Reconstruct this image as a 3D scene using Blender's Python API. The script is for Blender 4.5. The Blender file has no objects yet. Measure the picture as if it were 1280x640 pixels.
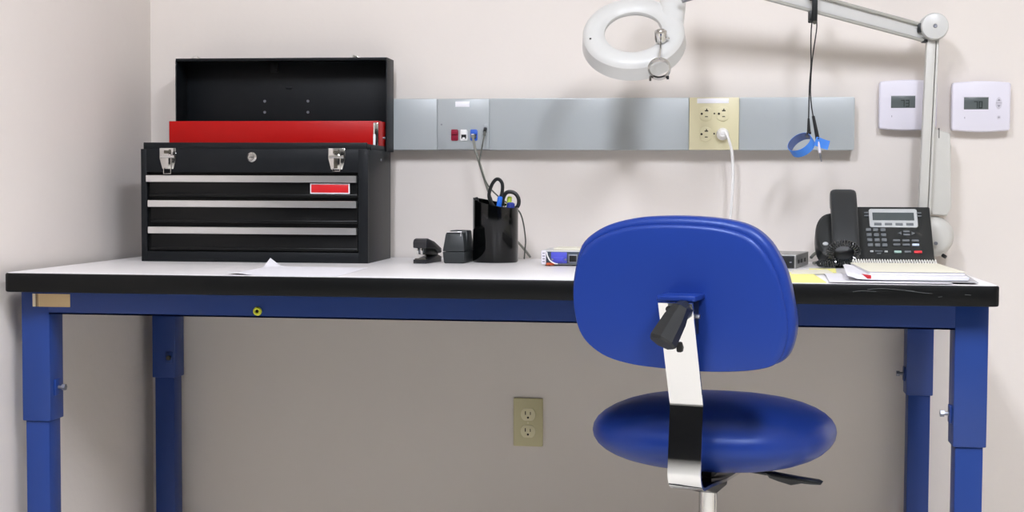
import bpy, bmesh, math, random
from mathutils import Vector, Matrix
random.seed(4)
PI = math.pi
C = bpy.context.scene.collection
sc = bpy.context.scene

# ------------------------------------------------------------------ materials
def lin(h):
    h = h.lstrip('#')
    o = []
    for i in (0, 2, 4):
        v = int(h[i:i+2], 16) / 255
        o.append(v / 12.92 if v <= .04045 else ((v + .055) / 1.055) ** 2.4)
    return (*o, 1)

MATS = {}
def mat(name, col, rough=.5, metal=0, var=.03, vscale=30, bump=0, bscale=200, spec=.5, coat=0, emit=None, estr=0, trans=0, ior=1.45):
    m = bpy.data.materials.new(name); m.use_nodes = True
    nt = m.node_tree; n = nt.nodes; l = nt.links
    b = n['Principled BSDF']
    c = lin(col)
    b.inputs['Roughness'].default_value = rough
    b.inputs['Metallic'].default_value = metal
    b.inputs['Specular IOR Level'].default_value = spec
    b.inputs['Coat Weight'].default_value = coat
    b.inputs['IOR'].default_value = ior
    b.inputs['Transmission Weight'].default_value = trans
    tc = n.new('ShaderNodeTexCoord')
    if var:
        no = n.new('ShaderNodeTexNoise'); no.inputs['Scale'].default_value = vscale; no.inputs['Detail'].default_value = 3
        mr = n.new('ShaderNodeMapRange'); mr.inputs['To Min'].default_value = 1 - var; mr.inputs['To Max'].default_value = 1 + var
        mx = n.new('ShaderNodeMix'); mx.data_type = 'RGBA'; mx.blend_type = 'MULTIPLY'; mx.inputs['Factor'].default_value = 1
        mx.inputs['A'].default_value = c
        l.new(tc.outputs['Object'], no.inputs['Vector']); l.new(no.outputs['Fac'], mr.inputs['Value'])
        l.new(mr.outputs['Result'], mx.inputs['B']); l.new(mx.outputs['Result'], b.inputs['Base Color'])
    else:
        b.inputs['Base Color'].default_value = c
    if bump:
        n2 = n.new('ShaderNodeTexNoise'); n2.inputs['Scale'].default_value = bscale; n2.inputs['Detail'].default_value = 2
        bp = n.new('ShaderNodeBump'); bp.inputs['Strength'].default_value = bump; bp.inputs['Distance'].default_value = .002
        l.new(tc.outputs['Object'], n2.inputs['Vector']); l.new(n2.outputs['Fac'], bp.inputs['Height']); l.new(bp.outputs['Normal'], b.inputs['Normal'])
    if emit:
        b.inputs['Emission Color'].default_value = lin(emit); b.inputs['Emission Strength'].default_value = estr
    MATS[name] = m
    return m

mat('wall_paint', '#dfd8d1', .6, bump=.15, bscale=60, var=.015, vscale=3)
mat('wall_orange_peel', '#dcd5cf', .55, bump=.3, bscale=45, var=.02, vscale=5)
mat('ceiling_white', '#e6e5e2', .8)
mat('floor_vinyl', '#e9e5db', .25, var=.03, vscale=8)
mat('wall_grey', '#2b2c2e', .6)
mat('light_diffuser', '#ffffff', .5, var=0, emit='#eef1fc', estr=76)
mat('fixture_white', '#e8e8e8', .4)
mat('laminate', '#e8e6e6', .35, var=.015, vscale=40)
mat('black_edge', '#060707', .42, spec=.25, var=.2, vscale=60)
mat('edge_scratch', '#383b3a', .6)
mat('desk_blue', '#163679', .4, var=.02, bump=.05, bscale=300)
mat('tan_label', '#cbb086', .5)
mat('label_cream', '#d8cdb4', .5)
mat('label_dark', '#3b2a26', .5)
mat('yellow_plastic', '#cbd13a', .4)
mat('black_hole', '#050505', .6)
mat('zinc', '#8d8f96', .45, metal=1)
mat('toolbox_black', '#111417', .45, spec=.25, var=.05, bump=.15, bscale=700)
mat('toolbox_dark_inside', '#060707', .5, spec=.25, var=.05)
mat('drawer_black', '#070808', .32, spec=.3, var=.05)
mat('brushed_aluminium', '#e6e6e6', .3, metal=1, var=.03)
mat('chrome', '#d2d1ce', .12, metal=1, var=.02)
mat('seat_chrome', '#e4e4e4', .06, metal=1, var=0)
mat('dark_steel', '#6a675f', .3, metal=1)
mat('tray_red', '#b00c0a', .35, spec=.25, var=.03)
mat('sign_red', '#c4151d', .4, var=.02)
mat('white_plastic', '#dcd9e3', .35, var=.01)
mat('white_sticker', '#f1f1f6', .5, var=.01)
mat('raceway_grey', '#aab0b2', .3, metal=.05, var=.015, bump=.04, bscale=250)
mat('ivory_plastic', '#d8d1ad', .35, var=.01)
mat('ivory_dark', '#c4bd95', .4, var=.01)
mat('slot_dark', '#2b2618', .6)
mat('jack_red', '#8a1230', .35)
mat('jack_white', '#f0f0ee', .35)
mat('jack_blue', '#3a66c8', .35)
mat('cable_grey', '#84857c', .5)
mat('cable_dark', '#565851', .5)
mat('cable_white', '#ecebe8', .4)
mat('lcd_glass', '#596060', .25)
mat('lcd_ink', '#15201c', .5, var=0)
mat('button_grey', '#c9c6cf', .4)
mat('button_ink', '#8f8c97', .5)
mat('lamp_white', '#cbcbc8', .3, var=.01)
mat('lamp_arm_white', '#c6c5bf', .38, var=.01)
mat('lamp_rod_shade_grey', '#a4a39c', .4)  # grey paints the shaded edge lines of the white arm onto its rods
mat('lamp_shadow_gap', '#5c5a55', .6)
mat('black_plastic', '#17191a', .38, var=.05)
mat('gloss_black', '#050606', .1, var=.05)
mat('stapler_black', '#232326', .4)
mat('dispenser_black', '#2b2f30', .45, var=.05, bump=.1, bscale=500)
mat('phone_black', '#1d2020', .4, var=.04, bump=.05, bscale=600)
mat('phone_face', '#171a1a', .45, var=.04)
mat('handset_black', '#26292b', .36, var=.04)
mat('cord_black', '#26292a', .14, spec=1)
mat('phone_key', '#686d70', .4)
mat('phone_silver', '#b9bcbc', .35)
mat('phone_lcd', '#4b5354', .2)
mat('key_white', '#c4d2e6', .4)
mat('key_green', '#9fbfb4', .4)
mat('key_red', '#d9303a', .4)
mat('vinyl_blue', '#1b337c', .33, spec=.45, var=.015, bump=.04, bscale=350)
MATS['vinyl_blue'].node_tree.nodes['Principled BSDF'].inputs['Specular Tint'].default_value = (.55, .68, 1, 1)
mat('band_blue', '#4484de', .55, var=.06, vscale=200)
mat('band_inner', '#5f6f9a', .6, var=.05)
mat('pen_blue', '#1f6fe0', .3)
mat('pen_navy', '#27388f', .35)
mat('highlighter', '#cfe84a', .35)
mat('paper_white', '#dddce1', .6, var=.01)
mat('paper_cream', '#dedbc9', .6, var=.01)
mat('note_yellow', '#e9e58c', .6, var=.015)
mat('paper_grey', '#a3a3a6', .6)  # plain grey paper
mat('tab_red', '#b3202a', .5)
mat('device_grey', '#c9c8c6', .4)
mat('device_silver', '#9c9c9b', .35, metal=.6)
mat('device_panel', '#3d4652', .45, var=.06, vscale=80)
mat('port_blue', '#4d52c0', .4)
mat('orange_tag', '#c65a32', .5)
m = mat('clear_glass', '#ffffff', .03, var=0)
nt = m.node_tree; bs = nt.nodes['Principled BSDF']; out = nt.nodes['Material Output']
tr_ = nt.nodes.new('ShaderNodeBsdfTransparent'); tr_.inputs['Color'].default_value = (.99, .993, .993, 1)
gl = nt.nodes.new('ShaderNodeBsdfGlossy'); gl.inputs['Roughness'].default_value = .03
mx_ = nt.nodes.new('ShaderNodeMixShader')
mx_.inputs['Fac'].default_value = .025; nt.links.new(tr_.outputs['BSDF'], mx_.inputs[1]); nt.links.new(gl.outputs['BSDF'], mx_.inputs[2])
nt.links.new(mx_.outputs['Shader'], out.inputs['Surface']); nt.nodes.remove(bs)
mat('mirror_glass', '#e9ecec', .05, metal=.9, var=0)

# ------------------------------------------------------------------ mesh building
class MB:
    """collects shapes (world or local coordinates) into ONE mesh"""
    def __init__(self):
        self.v = []; self.f = []; self.m = []; self.names = []
    def mi(self, name):
        if name not in self.names: self.names.append(name)
        return self.names.index(name)
    def add(self, vs, fs, m, T=None):
        k = len(self.v); i = self.mi(m)
        for p in vs:
            p = Vector(p)
            self.v.append(T @ p if T else p)
        for f in fs:
            self.f.append([k + q for q in f]); self.m.append(i)
        return self
    def bm(self, b, m, T=None):
        b.verts.index_update()
        self.add([v.co.copy() for v in b.verts], [[v.index for v in f.verts] for f in b.faces], m, T)
        b.free(); return self
    def box(self, a, c, m, bev=0, seg=2, T=None):
        x0, x1 = sorted((a[0], c[0])); y0, y1 = sorted((a[1], c[1])); z0, z1 = sorted((a[2], c[2]))
        b = bmesh.new()
        bmesh.ops.create_cube(b, size=1)
        for v in b.verts:
            v.co = Vector(((x0+x1)/2 + v.co.x*(x1-x0), (y0+y1)/2 + v.co.y*(y1-y0), (z0+z1)/2 + v.co.z*(z1-z0)))
        if bev:
            bev = min(bev, .49*min(x1-x0, y1-y0, z1-z0))
            bmesh.ops.bevel(b, geom=b.edges[:], offset=bev, segments=seg, profile=.5, affect='EDGES')
        return self.bm(b, m, T)
    def prism(self, pts, d0, d1, m, axis='y', bev=0, seg=2, T=None):
        """pts: outline; axis y: (x,z) outline extruded in y; z: (x,y) in z; x: (y,z) in x"""
        def P(p, d):
            return {'y': (p[0], d, p[1]), 'z': (p[0], p[1], d), 'x': (d, p[0], p[1])}[axis]
        b = bmesh.new(); n = len(pts)
        A = [b.verts.new(P(p, d0)) for p in pts]; B = [b.verts.new(P(p, d1)) for p in pts]
        caps = [b.faces.new(A), b.faces.new(B[::-1])]
        for i in range(n):
            b.faces.new((A[i], B[i], B[(i+1) % n], A[(i+1) % n]))
        bmesh.ops.recalc_face_normals(b, faces=b.faces[:])
        if bev:
            es = set()
            for f in caps:
                for e in f.edges: es.add(e)
            bmesh.ops.bevel(b, geom=list(es), offset=bev, segments=seg, profile=.5, affect='EDGES')
        return self.bm(b, m, T)
    def loft(self, rings, m, closed=True, caps=True, T=None):
        n = len(rings[0]); vs = [p for r in rings for p in r]; fs = []
        for i in range(len(rings)-1):
            for j in range(n if closed else n-1):
                k = (j+1) % n
                fs.append((i*n+j, i*n+k, (i+1)*n+k, (i+1)*n+j))
        if caps:
            fs.append(tuple(range(n))[::-1]); fs.append(tuple((len(rings)-1)*n + j for j in range(n)))
        b = bmesh.new()
        V = [b.verts.new(p) for p in vs]
        for f in fs:
            try: b.faces.new([V[q] for q in f])
            except ValueError: pass
        bmesh.ops.recalc_face_normals(b, faces=b.faces[:])
        return self.bm(b, m, T)
    def cyl(self, p0, p1, r0, m, r1=None, seg=24, caps=True, T=None):
        r1 = r0 if r1 is None else r1
        p0, p1 = Vector(p0), Vector(p1)
        q = (p1-p0).to_track_quat('Z', 'Y')
        rings = []
        for p, r in ((p0, r0), (p1, r1)):
            rings.append([p + q @ Vector((r*math.cos(2*PI*k/seg), r*math.sin(2*PI*k/seg), 0)) for k in range(seg)])
        return self.loft(rings, m, True, caps, T)
    def lathe(self, prof, m, M=None, seg=40, T=None, close=False):
        """prof: list of (r, h) about local Z; M: matrix placing it"""
        M = M or Matrix()
        rings = []
        for r, h in prof:
            rings.append([M @ Vector((max(r, 1e-5)*math.cos(2*PI*k/seg), max(r, 1e-5)*math.sin(2*PI*k/seg), h)) for k in range(seg)])
        if close: rings.append([p.copy() for p in rings[0]])
        b = bmesh.new()
        VV = [[b.verts.new(p) for p in r] for r in rings]
        for i in range(len(VV)-1):
            for j in range(seg):
                k = (j+1) % seg
                b.faces.new((VV[i][j], VV[i][k], VV[i+1][k], VV[i+1][j]))
        bmesh.ops.remove_doubles(b, verts=b.verts[:], dist=2e-5)
        bmesh.ops.recalc_face_normals(b, faces=b.faces[:])
        return self.bm(b, m, T)
    def tube(self, pts, r, m, seg=8, smooth=True, n=8, closed=False, T=None, flat=None):
        P = [Vector(p) for p in pts]
        if smooth: P = spline(P, n, closed)
        N = len(P); rings = []; up = None
        for i, p in enumerate(P):
            if closed: t = P[(i+1) % N] - P[i-1]
            else: t = P[min(i+1, N-1)] - P[max(i-1, 0)]
            if t.length < 1e-9: t = Vector((0, 0, 1))
            t.normalize()
            if up is None: up = t.orthogonal().normalized()
            up = up - t*up.dot(t)
            if up.length < 1e-6: up = t.orthogonal()
            up.normalize(); s = t.cross(up)
            rr = r[min(int(i*len(r)/N), len(r)-1)] if isinstance(r, (list, tuple)) else r
            rings.append([p + (up*math.cos(2*PI*k/seg) + s*math.sin(2*PI*k/seg))*rr for k in range(seg)])
        if closed: rings.append([q.copy() for q in rings[0]])
        return self.loft(rings, m, True, not closed, T)
    def sphere(self, c, r, m, T=None, seg=16):
        b = bmesh.new(); bmesh.ops.create_uvsphere(b, u_segments=seg, v_segments=seg//2+2, radius=1)
        if not isinstance(r, (tuple, list)): r = (r, r, r)
        for v in b.verts: v.co = Vector((c[0]+v.co.x*r[0], c[1]+v.co.y*r[1], c[2]+v.co.z*r[2]))
        return self.bm(b, m, T)
    def slab(self, path, x0, x1, th, m, T=None):
        """a strip bent along a (y,z) path, width x0..x1, thickness th"""
        n = len(path); rings = []
        for i, (y, z) in enumerate(path):
            a = path[max(i-1, 0)]; b = path[min(i+1, n-1)]
            d = Vector((b[0]-a[0], b[1]-a[1])).normalized(); nn = Vector((-d.y, d.x))*th/2
            rings.append([Vector((x0, y+nn.x, z+nn.y)), Vector((x1, y+nn.x, z+nn.y)), Vector((x1, y-nn.x, z-nn.y)), Vector((x0, y-nn.x, z-nn.y))])
        return self.loft(rings, m, True, True, T)

def spline(P, n=8, closed=False):
    out = []; N = len(P)
    rng = range(N) if closed else range(N-1)
    for i in rng:
        if closed: a, b, c, d = P[i-1], P[i], P[(i+1) % N], P[(i+2) % N]
        else: a, b, c, d = P[max(i-1, 0)], P[i], P[i+1], P[min(i+2, N-1)]
        for k in range(n):
            t = k/n
            out.append(.5*((2*b) + (c-a)*t + (2*a-5*b+4*c-d)*t*t + (3*b-a-3*c+d)*t**3))
    if not closed: out.append(P[-1].copy())
    return out

def rrect(x0, x1, y0, y1, r, n=6):
    pts = []
    for cx, cy, a in ((x1-r, y1-r, 0), (x0+r, y1-r, 90), (x0+r, y0+r, 180), (x1-r, y0+r, 270)):
        for k in range(n+1):
            t = math.radians(a + 90*k/n); pts.append((cx + r*math.cos(t), cy + r*math.sin(t)))
    return pts

def wloc(o):
    p = Vector((0, 0, 0))
    while o: p += o.location; o = o.parent
    return p

def obj(name, mb, parent=None, loc=None, local=False, label=None, angle=35, flat=False):
    """links a mesh; vertices given in world metres unless local (then in the parent's frame)"""
    me = bpy.data.meshes.new(name)
    if parent and not local:
        off = wloc(parent)
    elif loc is not None and not parent:
        off = Vector(loc)
    else:
        off = Vector((0, 0, 0))
    me.from_pydata([v - off for v in mb.v], [], mb.f)
    for nme in mb.names: me.materials.append(MATS[nme])
    for p, i in zip(me.polygons, mb.m): p.material_index = i
    me.validate(); me.update()
    if not flat:
        me.shade_smooth(); me.set_sharp_from_angle(angle=math.radians(angle))
    o = bpy.data.objects.new(name, me); C.objects.link(o)
    if parent: o.parent = parent
    elif loc is not None: o.location = loc
    if label: o['label'] = label
    return o

def tag(o, label, cat, group=None, kind=None):
    o['label'] = label; o['category'] = cat
    if group: o['group'] = group
    if kind: o['kind'] = kind
    return o

def thing(name, label, cat, loc, rotz=0, group=None):
    o = bpy.data.objects.new(name, None); C.objects.link(o)
    o.location = loc; o.rotation_euler = (0, 0, math.radians(rotz)); o.empty_display_size = .05
    return tag(o, label, cat, group)

def struct(name, mb, label, cat, loc=(0, 0, 0)):
    o = obj(name, mb, None, loc); return tag(o, label, cat, kind='structure')

def copy_thing(o, parent=None):
    c = o.copy(); C.objects.link(c); c.parent = parent
    for ch in list(o.children): copy_thing(ch, c)
    return c

# ------------------------------------------------------------------ the room
RX, RY, RZ, LX = 4.4, -6.6, 2.7, -2.6
struct('wall_back', MB().box((LX-.1, 0, 0), (RX+.1, .1, RZ), 'wall_paint'), 'off-white painted wall behind the workbench', 'wall')
struct('wall_left', MB().box((-.12, -1.62, 0), (0, 0, RZ), 'wall_orange_peel'), 'off-white textured wall at the left end of the workbench', 'wall')
struct('wall_right', MB().box((RX, RY, 0), (RX+.1, 0, RZ), 'wall_paint'), 'off-white painted side wall far right of the workbench', 'wall')
struct('wall_front', MB().box((LX-.1, RY-.1, 0), (RX+.1, RY, RZ), 'wall_grey'), 'grey wall opposite the workbench', 'wall')
struct('wall_side', MB().box((LX-.1, RY, 0), (LX, 0, RZ), 'wall_grey'), 'grey wall at the far left of the room', 'wall')
struct('floor', MB().box((LX-.1, RY-.1, -.1), (RX+.1, .1, 0), 'floor_vinyl'), 'pale vinyl floor of the room', 'floor')
struct('ceiling', MB().box((LX-.1, RY-.1, RZ), (RX+.1, .1, RZ+.1), 'ceiling_white'), 'white ceiling of the room', 'ceiling')

def ceiling_light(x, y, label):
    t = thing('ceiling_light', label, 'ceiling light', (x, y, RZ), 0, 'ceiling lights')
    f = MB()
    w, d = .16, .62
    f.box((x-w, y-d, RZ-.03), (x-w+.02, y+d, RZ), 'fixture_white'); f.box((x+w-.02, y-d, RZ-.03), (x+w, y+d, RZ), 'fixture_white')
    f.box((x-w, y-d, RZ-.03), (x+w, y-d+.02, RZ), 'fixture_white'); f.box((x-w, y+d-.02, RZ-.03), (x+w, y+d, RZ), 'fixture_white')
    obj('frame', f, t)
    obj('diffuser', MB().box((x-w+.02, y-d+.02, RZ-.022), (x+w-.02, y+d-.02, RZ-.005), 'light_diffuser'), t)
ceiling_light(.80, -2.65, 'long narrow ceiling light left of the camera')
ceiling_light(2.05, -2.65, 'long narrow ceiling light right of the camera')

# ------------------------------------------------------------------ workbench
TX0, TX1, TY0, TY1, TZ = .02, 1.849, -.785, -.015, .82
t = thing('workbench', 'long blue steel workbench with white top and black edge', 'workbench', (.9345, -.4, 0))
top = obj('worktop', MB().prism(rrect(TX0, TX1, TY0, TY1, .012), TZ-.037, TZ-.0008, 'black_edge', 'z', .003), t, label='black edged slab')
obj('laminate', MB().prism(rrect(TX0+.003, TX1-.003, TY0+.003, TY1-.003, .011), TZ-.0012, TZ, 'laminate', 'z', .0003), top, label='pale grey laminate surface')
ed = TY0-.0002
for pts in (((1.625, .8105), (1.65, .8125), (1.69, .810), (1.705, .8085)), ((1.69, .8095), (1.72, .806), (1.735, .805)), ((1.60, .806), (1.615, .808), (1.64, .807)), ((1.745, .799), (1.752, .8)), ((1.79, .804), (1.80, .803))):
    obj('scratch', MB().tube([(x, ed, z) for x, z in pts], .0006, 'edge_scratch', 5, True, 4), top, label='faint grey scratch on the black edge')
FY, BY, LW = -.732, -.0762, .0575
AZ = .7375
a = MB()
a.box((.085, FY, AZ), (1.783, FY+.003, TZ-.0372), 'desk_blue')
a.box((.085, FY, AZ), (1.783, FY+.03, AZ+.003), 'desk_blue')
a.box((.085, FY+.027, AZ), (1.783, FY+.03, AZ+.012), 'desk_blue')
obj('apron', a, t)
a = MB(); a.box((.085, BY+.03, AZ), (1.783, BY+.055, TZ-.0372), 'desk_blue', .001); obj('apron', a, t)
for x0 in (.034, 1.80):
    obj('side_rail', MB().box((x0, FY+.05, AZ+.002), (x0+.03, BY+.01, TZ-.0372), 'desk_blue', .001), t)
def leg(x0, y0, side, kn, front=False):
    """sleeve leg: upper tube, inner tube, bolt on the inner side"""
    L = obj('leg', MB().box((x0, y0, .5285), (x0+LW, y0+.0585, TZ-.0372), 'desk_blue', .002), t)
    i = .0048
    obj('inner_leg', MB().box((x0+i, y0+i, .03), (x0+LW-i, y0+.0585-i, .56), 'desk_blue', .0015), L)
    xs = x0+LW if side > 0 else x0
    k = MB()
    yk = y0+.028
    if front:
        k.box((x0+.034, y0-.003, kn-.014), (x0+.052, y0+.001, kn+.014), 'desk_blue', .0015); k.cyl((x0+.044, y0-.010, kn), (x0+.044, y0, kn), .006, 'dark_steel', seg=6)
    else: k.box((xs-.001*side, yk-.012, kn-.016), (xs+.004*side, yk+.012, kn+.016), 'desk_blue', .0015)
    if not front: k.cyl((xs+.003*side, yk, kn), (xs+.012*side, yk, kn), .0035, 'zinc', seg=12); k.cyl((xs+.012*side, yk, kn), (xs+.019*side, yk, kn), .0065, 'zinc', seg=6)
    obj('bolt', k, L)
    ft = MB(); cx, cy = x0+LW/2, y0+.029
    ft.cyl((cx, cy, .012), (cx, cy, .04), .006, 'zinc', seg=12); ft.cyl((cx, cy, 0), (cx, cy, .014), .024, 'black_plastic', r1=.016)
    obj('levelling_foot', ft, L)
leg(.0293, FY, 1, .592); leg(1.7827, FY, -1, .584); leg(.0293, BY, 1, .577, True); leg(1.7827, BY, -1, .5735)
lb = MB()
lb.box((.0532, FY-.0008, .7515), (.1295, FY+.0002, .7765), 'tan_label')
lb.box((.0532, FY-.001, .7515), (.0605, FY-.0003, .7765), 'label_cream')
lb.box((.0595, FY-.0012, .7515), (.0612, FY-.0003, .7765), 'label_dark'); lb.box((.0630, FY-.0012, .7515), (.0640, FY-.0003, .7765), 'label_dark')
obj('name_label', lb, t, label='blank tan label with dark stripes at its left end')
g = MB(); Mg = Matrix.Translation((.5039, FY, .7498)) @ Matrix.Rotation(PI/2, 4, 'X')
g.lathe([(.0035, 0), (.0035, .004), (.0055, .0055), (.0078, .004), (.0085, 0)], 'yellow_plastic', Mg, 24)
g.lathe([(0, .001), (.0036, .001)], 'black_hole', Mg, 16)
obj('ground_socket', g, t, label='yellow ring socket')

# ------------------------------------------------------------------ tool box (local frame, x along its front)
tb = thing('tool_chest', 'black steel tool box with open lid and three chrome edged drawers', 'tool box', (.107, -.3255, TZ), 1.4)
W, D, H = .5087, .246, .2470
b = MB(); k = 'toolbox_black'
ox0, ox1, oz0, oz1 = .0134, .4870, .0225, .1965
b.box((0, 0, 0), (ox0, .012, H), k, .0012); b.box((ox1, 0, 0), (W, .012, H), k, .0012)
b.box((ox0-.001, 0, 0), (ox1+.001, .012, oz0), k, .001); b.box((ox0-.001, 0, oz1), (ox1+.001, .012, H), k, .001)
b.box((0, .006, 0), (.004, D, H), k, .001); b.box((W-.004, .006, 0), (W, D, H), k, .001)
b.box((0, D-.004, 0), (W, D, H), k, .001); b.box((.002, .006, 0), (W-.002, D-.002, .006), k)
b.box((.0055, .002, H-.004), (W-.002, .006, .2612), k, .001)
b.box((.0055, .003, H-.004), (.0095, D-.004, .2612), k, .001); b.box((W-.006, .003, H-.004), (W-.002, D-.03, .2585), k, .001)
b.box((.004, .03, .19), (W-.004, D-.004, .194), 'toolbox_dark_inside')
b.box((ox0-.002, .011, oz0-.002), (ox1+.002, .0125, oz1+.002), 'toolbox_dark_inside')
b.cyl((W, .135, .226), (W+.0015, .135, .226), .003, 'zinc', seg=10)
b.cyl((W-.001, .03, .249), (W+.0012, .03, .249), .0045, 'toolbox_dark_inside', seg=10)
obj('body', b, tb, local=True)
for i, (pz1, bot) in enumerate(((.1894, .1405), (.1347, .0835), (.0765, .0235))):
    x0 = .0145 if i == 0 else .018
    d = MB(); pz0 = pz1-.0147
    d.box((x0+.004, .0035, bot+.0035), (ox1-.002, .011, pz1-.002), 'drawer_black', .001)
    d.box((x0+.004, .0015, bot+.002), (ox1-.002, .006, bot+.0085), 'drawer_black', .0015)
    dr = obj('drawer', d, tb, local=True)
    p = MB()
    p.prism([(.004, pz0), (-.0045, pz0), (-.0055, pz0+.001), (-.0055, pz1-.001), (-.0045, pz1), (.004, pz1)], x0-.001, .4838, 'brushed_aluminium', 'x')
    obj('drawer_pull', p, dr, local=True, label='bright metal pull strip')
    if i == 0:
        q = MB(); lx, lz = .3805, .1503
        q.box((lx, .0012, lz), (lx+.0875, .004, lz+.0225), 'white_sticker', .0008)
        q.box((lx+.0025, .0004, lz+.0025), (lx+.085, .0018, lz+.02), 'sign_red', .0003)
        obj('label_plate', q, dr, local=True, label='red plate with white border')
for lx, opened in ((.0625, 1), (.4405, 0)):
    q = MB(); m = 'chrome'; z1 = .2490
    q.prism([(lx-.0185, z1), (lx+.0185, z1), (lx+.0185, z1-.023), (lx+.0125, z1-.046), (lx-.0125, z1-.046), (lx-.0185, z1-.023)], -.003, .001, m, 'y', .0008)
    q.box((lx-.010, -.0075, z1-.044), (lx+.008, -.002, z1-.014), m, .0015)
    q.cyl((lx-.0155, -.006, z1-.019), (lx+.0155, -.006, z1-.019), .0032, m, seg=12)
    q.box((lx-.008, -.005, z1-.012), (lx+.004, -.002, z1-.005), 'dark_steel', .0008)
    q.box((lx+.003, -.0062, z1-.017), (lx+.008, -.002, z1-.003), 'dark_steel', .0008)
    if not opened: q.box((lx-.0055, -.0085, z1-.044), (lx+.003, -.006, z1-.017), 'dark_steel', .001)
    L = obj('latch', q, tb, local=True, label='chrome latch')
    wv = MB(); e = .056 if opened else .0495
    wv.tube([(lx-.0095, -.006, z1-.018), (lx-.0088, -.0062, z1-.04), (lx-.0085, -.0055, z1-e), (lx+.0075, -.0055, z1-e), (lx+.0078, -.0062, z1-.04), (lx+.0085, -.006, z1-.018)], .0011, m, 6, False)
    obj('latch_loop', wv, L, local=True)
q = MB(); Ml = Matrix.Translation((.2515, .0005, .2293)) @ Matrix.Rotation(PI/2, 4, 'X')
q.lathe([(0, .006), (.0075, .006), (.0085, .005), (.0108, .003), (.0112, 0)], 'chrome', Ml, 28)
q.box((.2470, -.0062, .2285), (.2560, -.0055, .2301), 'black_hole')
obj('lock', q, tb, local=True, label='round chrome key lock')
# lift up tray, held on the lid arms
q = MB(); tx0, tx1, ty0, ty1, tz0, tz1 = .0155, .5045, .1360, .2080, .2250, .3140
q.box((tx0, ty0, tz0), (tx1, ty0+.003, tz1), 'tray_red', .0008); q.box((tx0, ty1-.003, tz0), (tx1, ty1, tz1), 'tray_red', .0008)
q.box((tx0, ty0, tz0), (tx0+.003, ty1, tz1), 'tray_red', .0008); q.box((tx1-.003, ty0, tz0), (tx1, ty1, tz1), 'tray_red', .0008)
q.box((tx0, ty0, tz0), (tx1, ty1, tz0+.003), 'tray_red')
tr = obj('tray', q, tb, local=True, label='raised red tray')
q = MB(); q.box((tx1-.013, ty0-.0015, tz0+.02), (tx1-.0015, ty0+.004, tz1-.004), 'chrome', .0008)
q.box((tx1-.013, ty0-.003, tz0+.02), (tx1-.008, ty0-.001, tz1-.03), 'white_sticker', .0005)
obj('tray_bracket', q, tr, local=True, label='bright bracket at the right end of the tray')
obj('tray_pin', MB().cyl((tx1-.004, ty0+.045, tz0+.052), (tx1+.004, ty0+.045, tz0+.052), .003, 'zinc', seg=10), tr, local=True)
# lid, standing open against the wall
q = MB(); lx0, lx1, ly0, ly1, lz0, lz1 = .0100, .5105, .1950, .2720, .2470, .4615
q.box((lx0, ly1-.003, lz0), (lx1, ly1, lz1), k, .0015)
q.box((lx0, ly0+.02, lz1-.003), (lx1, ly1, lz1), k, .0015)
q.prism([(lx0, lz1-.012), (lx0+.001, lz1), (lx1-.001, lz1), (lx1, lz1-.012), (lx1-.003, lz1-.006), (lx0+.003, lz1-.006)], ly0, ly0+.03, k, 'y', .0008)
for xa in (lx0, lx1-.003):
    q.prism([(ly0, lz0), (ly0, lz1-.02), (ly0+.003, lz1-.008), (ly0+.014, lz1), (ly1, lz1), (ly1, lz0)], xa, xa+.003, k, 'x', .0008)
lid = obj('lid', q, tb, local=True)
for sx in (.2020, .3065):
    for sz in (.3665, .3405):
        obj('screw', MB().cyl((sx, ly1-.006, sz), (sx, ly1-.002, sz), .0032, 'zinc', seg=10), lid, local=True, label='bright screw')
obj('lock_hasp', MB().box((.218, ly1-.012, lz1-.028), (.236, ly1-.002, lz1-.006), k, .001), lid, local=True)
obj('lid_catch', MB().box((.253, ly1-.006, .3955), (.268, ly1-.002, .3995), k, .001), lid, local=True)
for hx in (.055, .432):
    q = MB(); q.prism([(hx-.014, lz1-.001), (hx+.014, lz1-.001), (hx+.006, lz1+.004), (hx-.002, lz1+.007), (hx-.008, lz1+.003)], ly0+.01, ly0+.025, 'chrome', 'y', .0006)
    obj('latch_catch', q, lid, local=True, label='bright catch on the top edge of the lid')
q = MB(); q.cyl((.06, ly1-.004, lz0-.002), (.46, ly1-.004, lz0-.002), .004, k, seg=10); obj('hinge', q, tb, local=True)

# ------------------------------------------------------------------ wire raceway on the wall
RZ0, RZ1, RYF = 1.0728, 1.1912, -.04
t = thing('wire_raceway', 'long grey metal wire raceway across the back wall', 'raceway', (1.05, 0, 1.13))
b = MB(); b.prism(rrect(.46, 1.6640, RZ0, RZ1, .004, 3), 0, RYF+.002, 'raceway_grey', 'y')
obj('channel', b, t)
for x0, x1 in ((.46, .7142), (.8378, 1.2970), (1.4090, 1.6645)):
    b = MB(); b.prism(rrect(x0, x1, RZ0-.0004, RZ1+.0004, .004, 3), RYF+.006, RYF, 'raceway_grey', 'y', .0015); obj('cover', b, t)
b = MB(); b.box((.7152, RYF+.004, RZ0+.001), (.8368, RYF-.001, RZ1-.001), 'raceway_grey', .0012)
b.cyl((.7245, RYF-.002, 1.1315), (.7245, RYF, 1.1315), .002, 'zinc', seg=10)
dp = obj('data_plate', b, t, label='grey plate with network jacks')
q = MB(); q.box((.7570, RYF-.0018, 1.1722), (.7905, RYF-.0008, 1.1848), 'white_sticker', .0003); obj('name_strip', q, dp, label='blank white strip')
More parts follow.
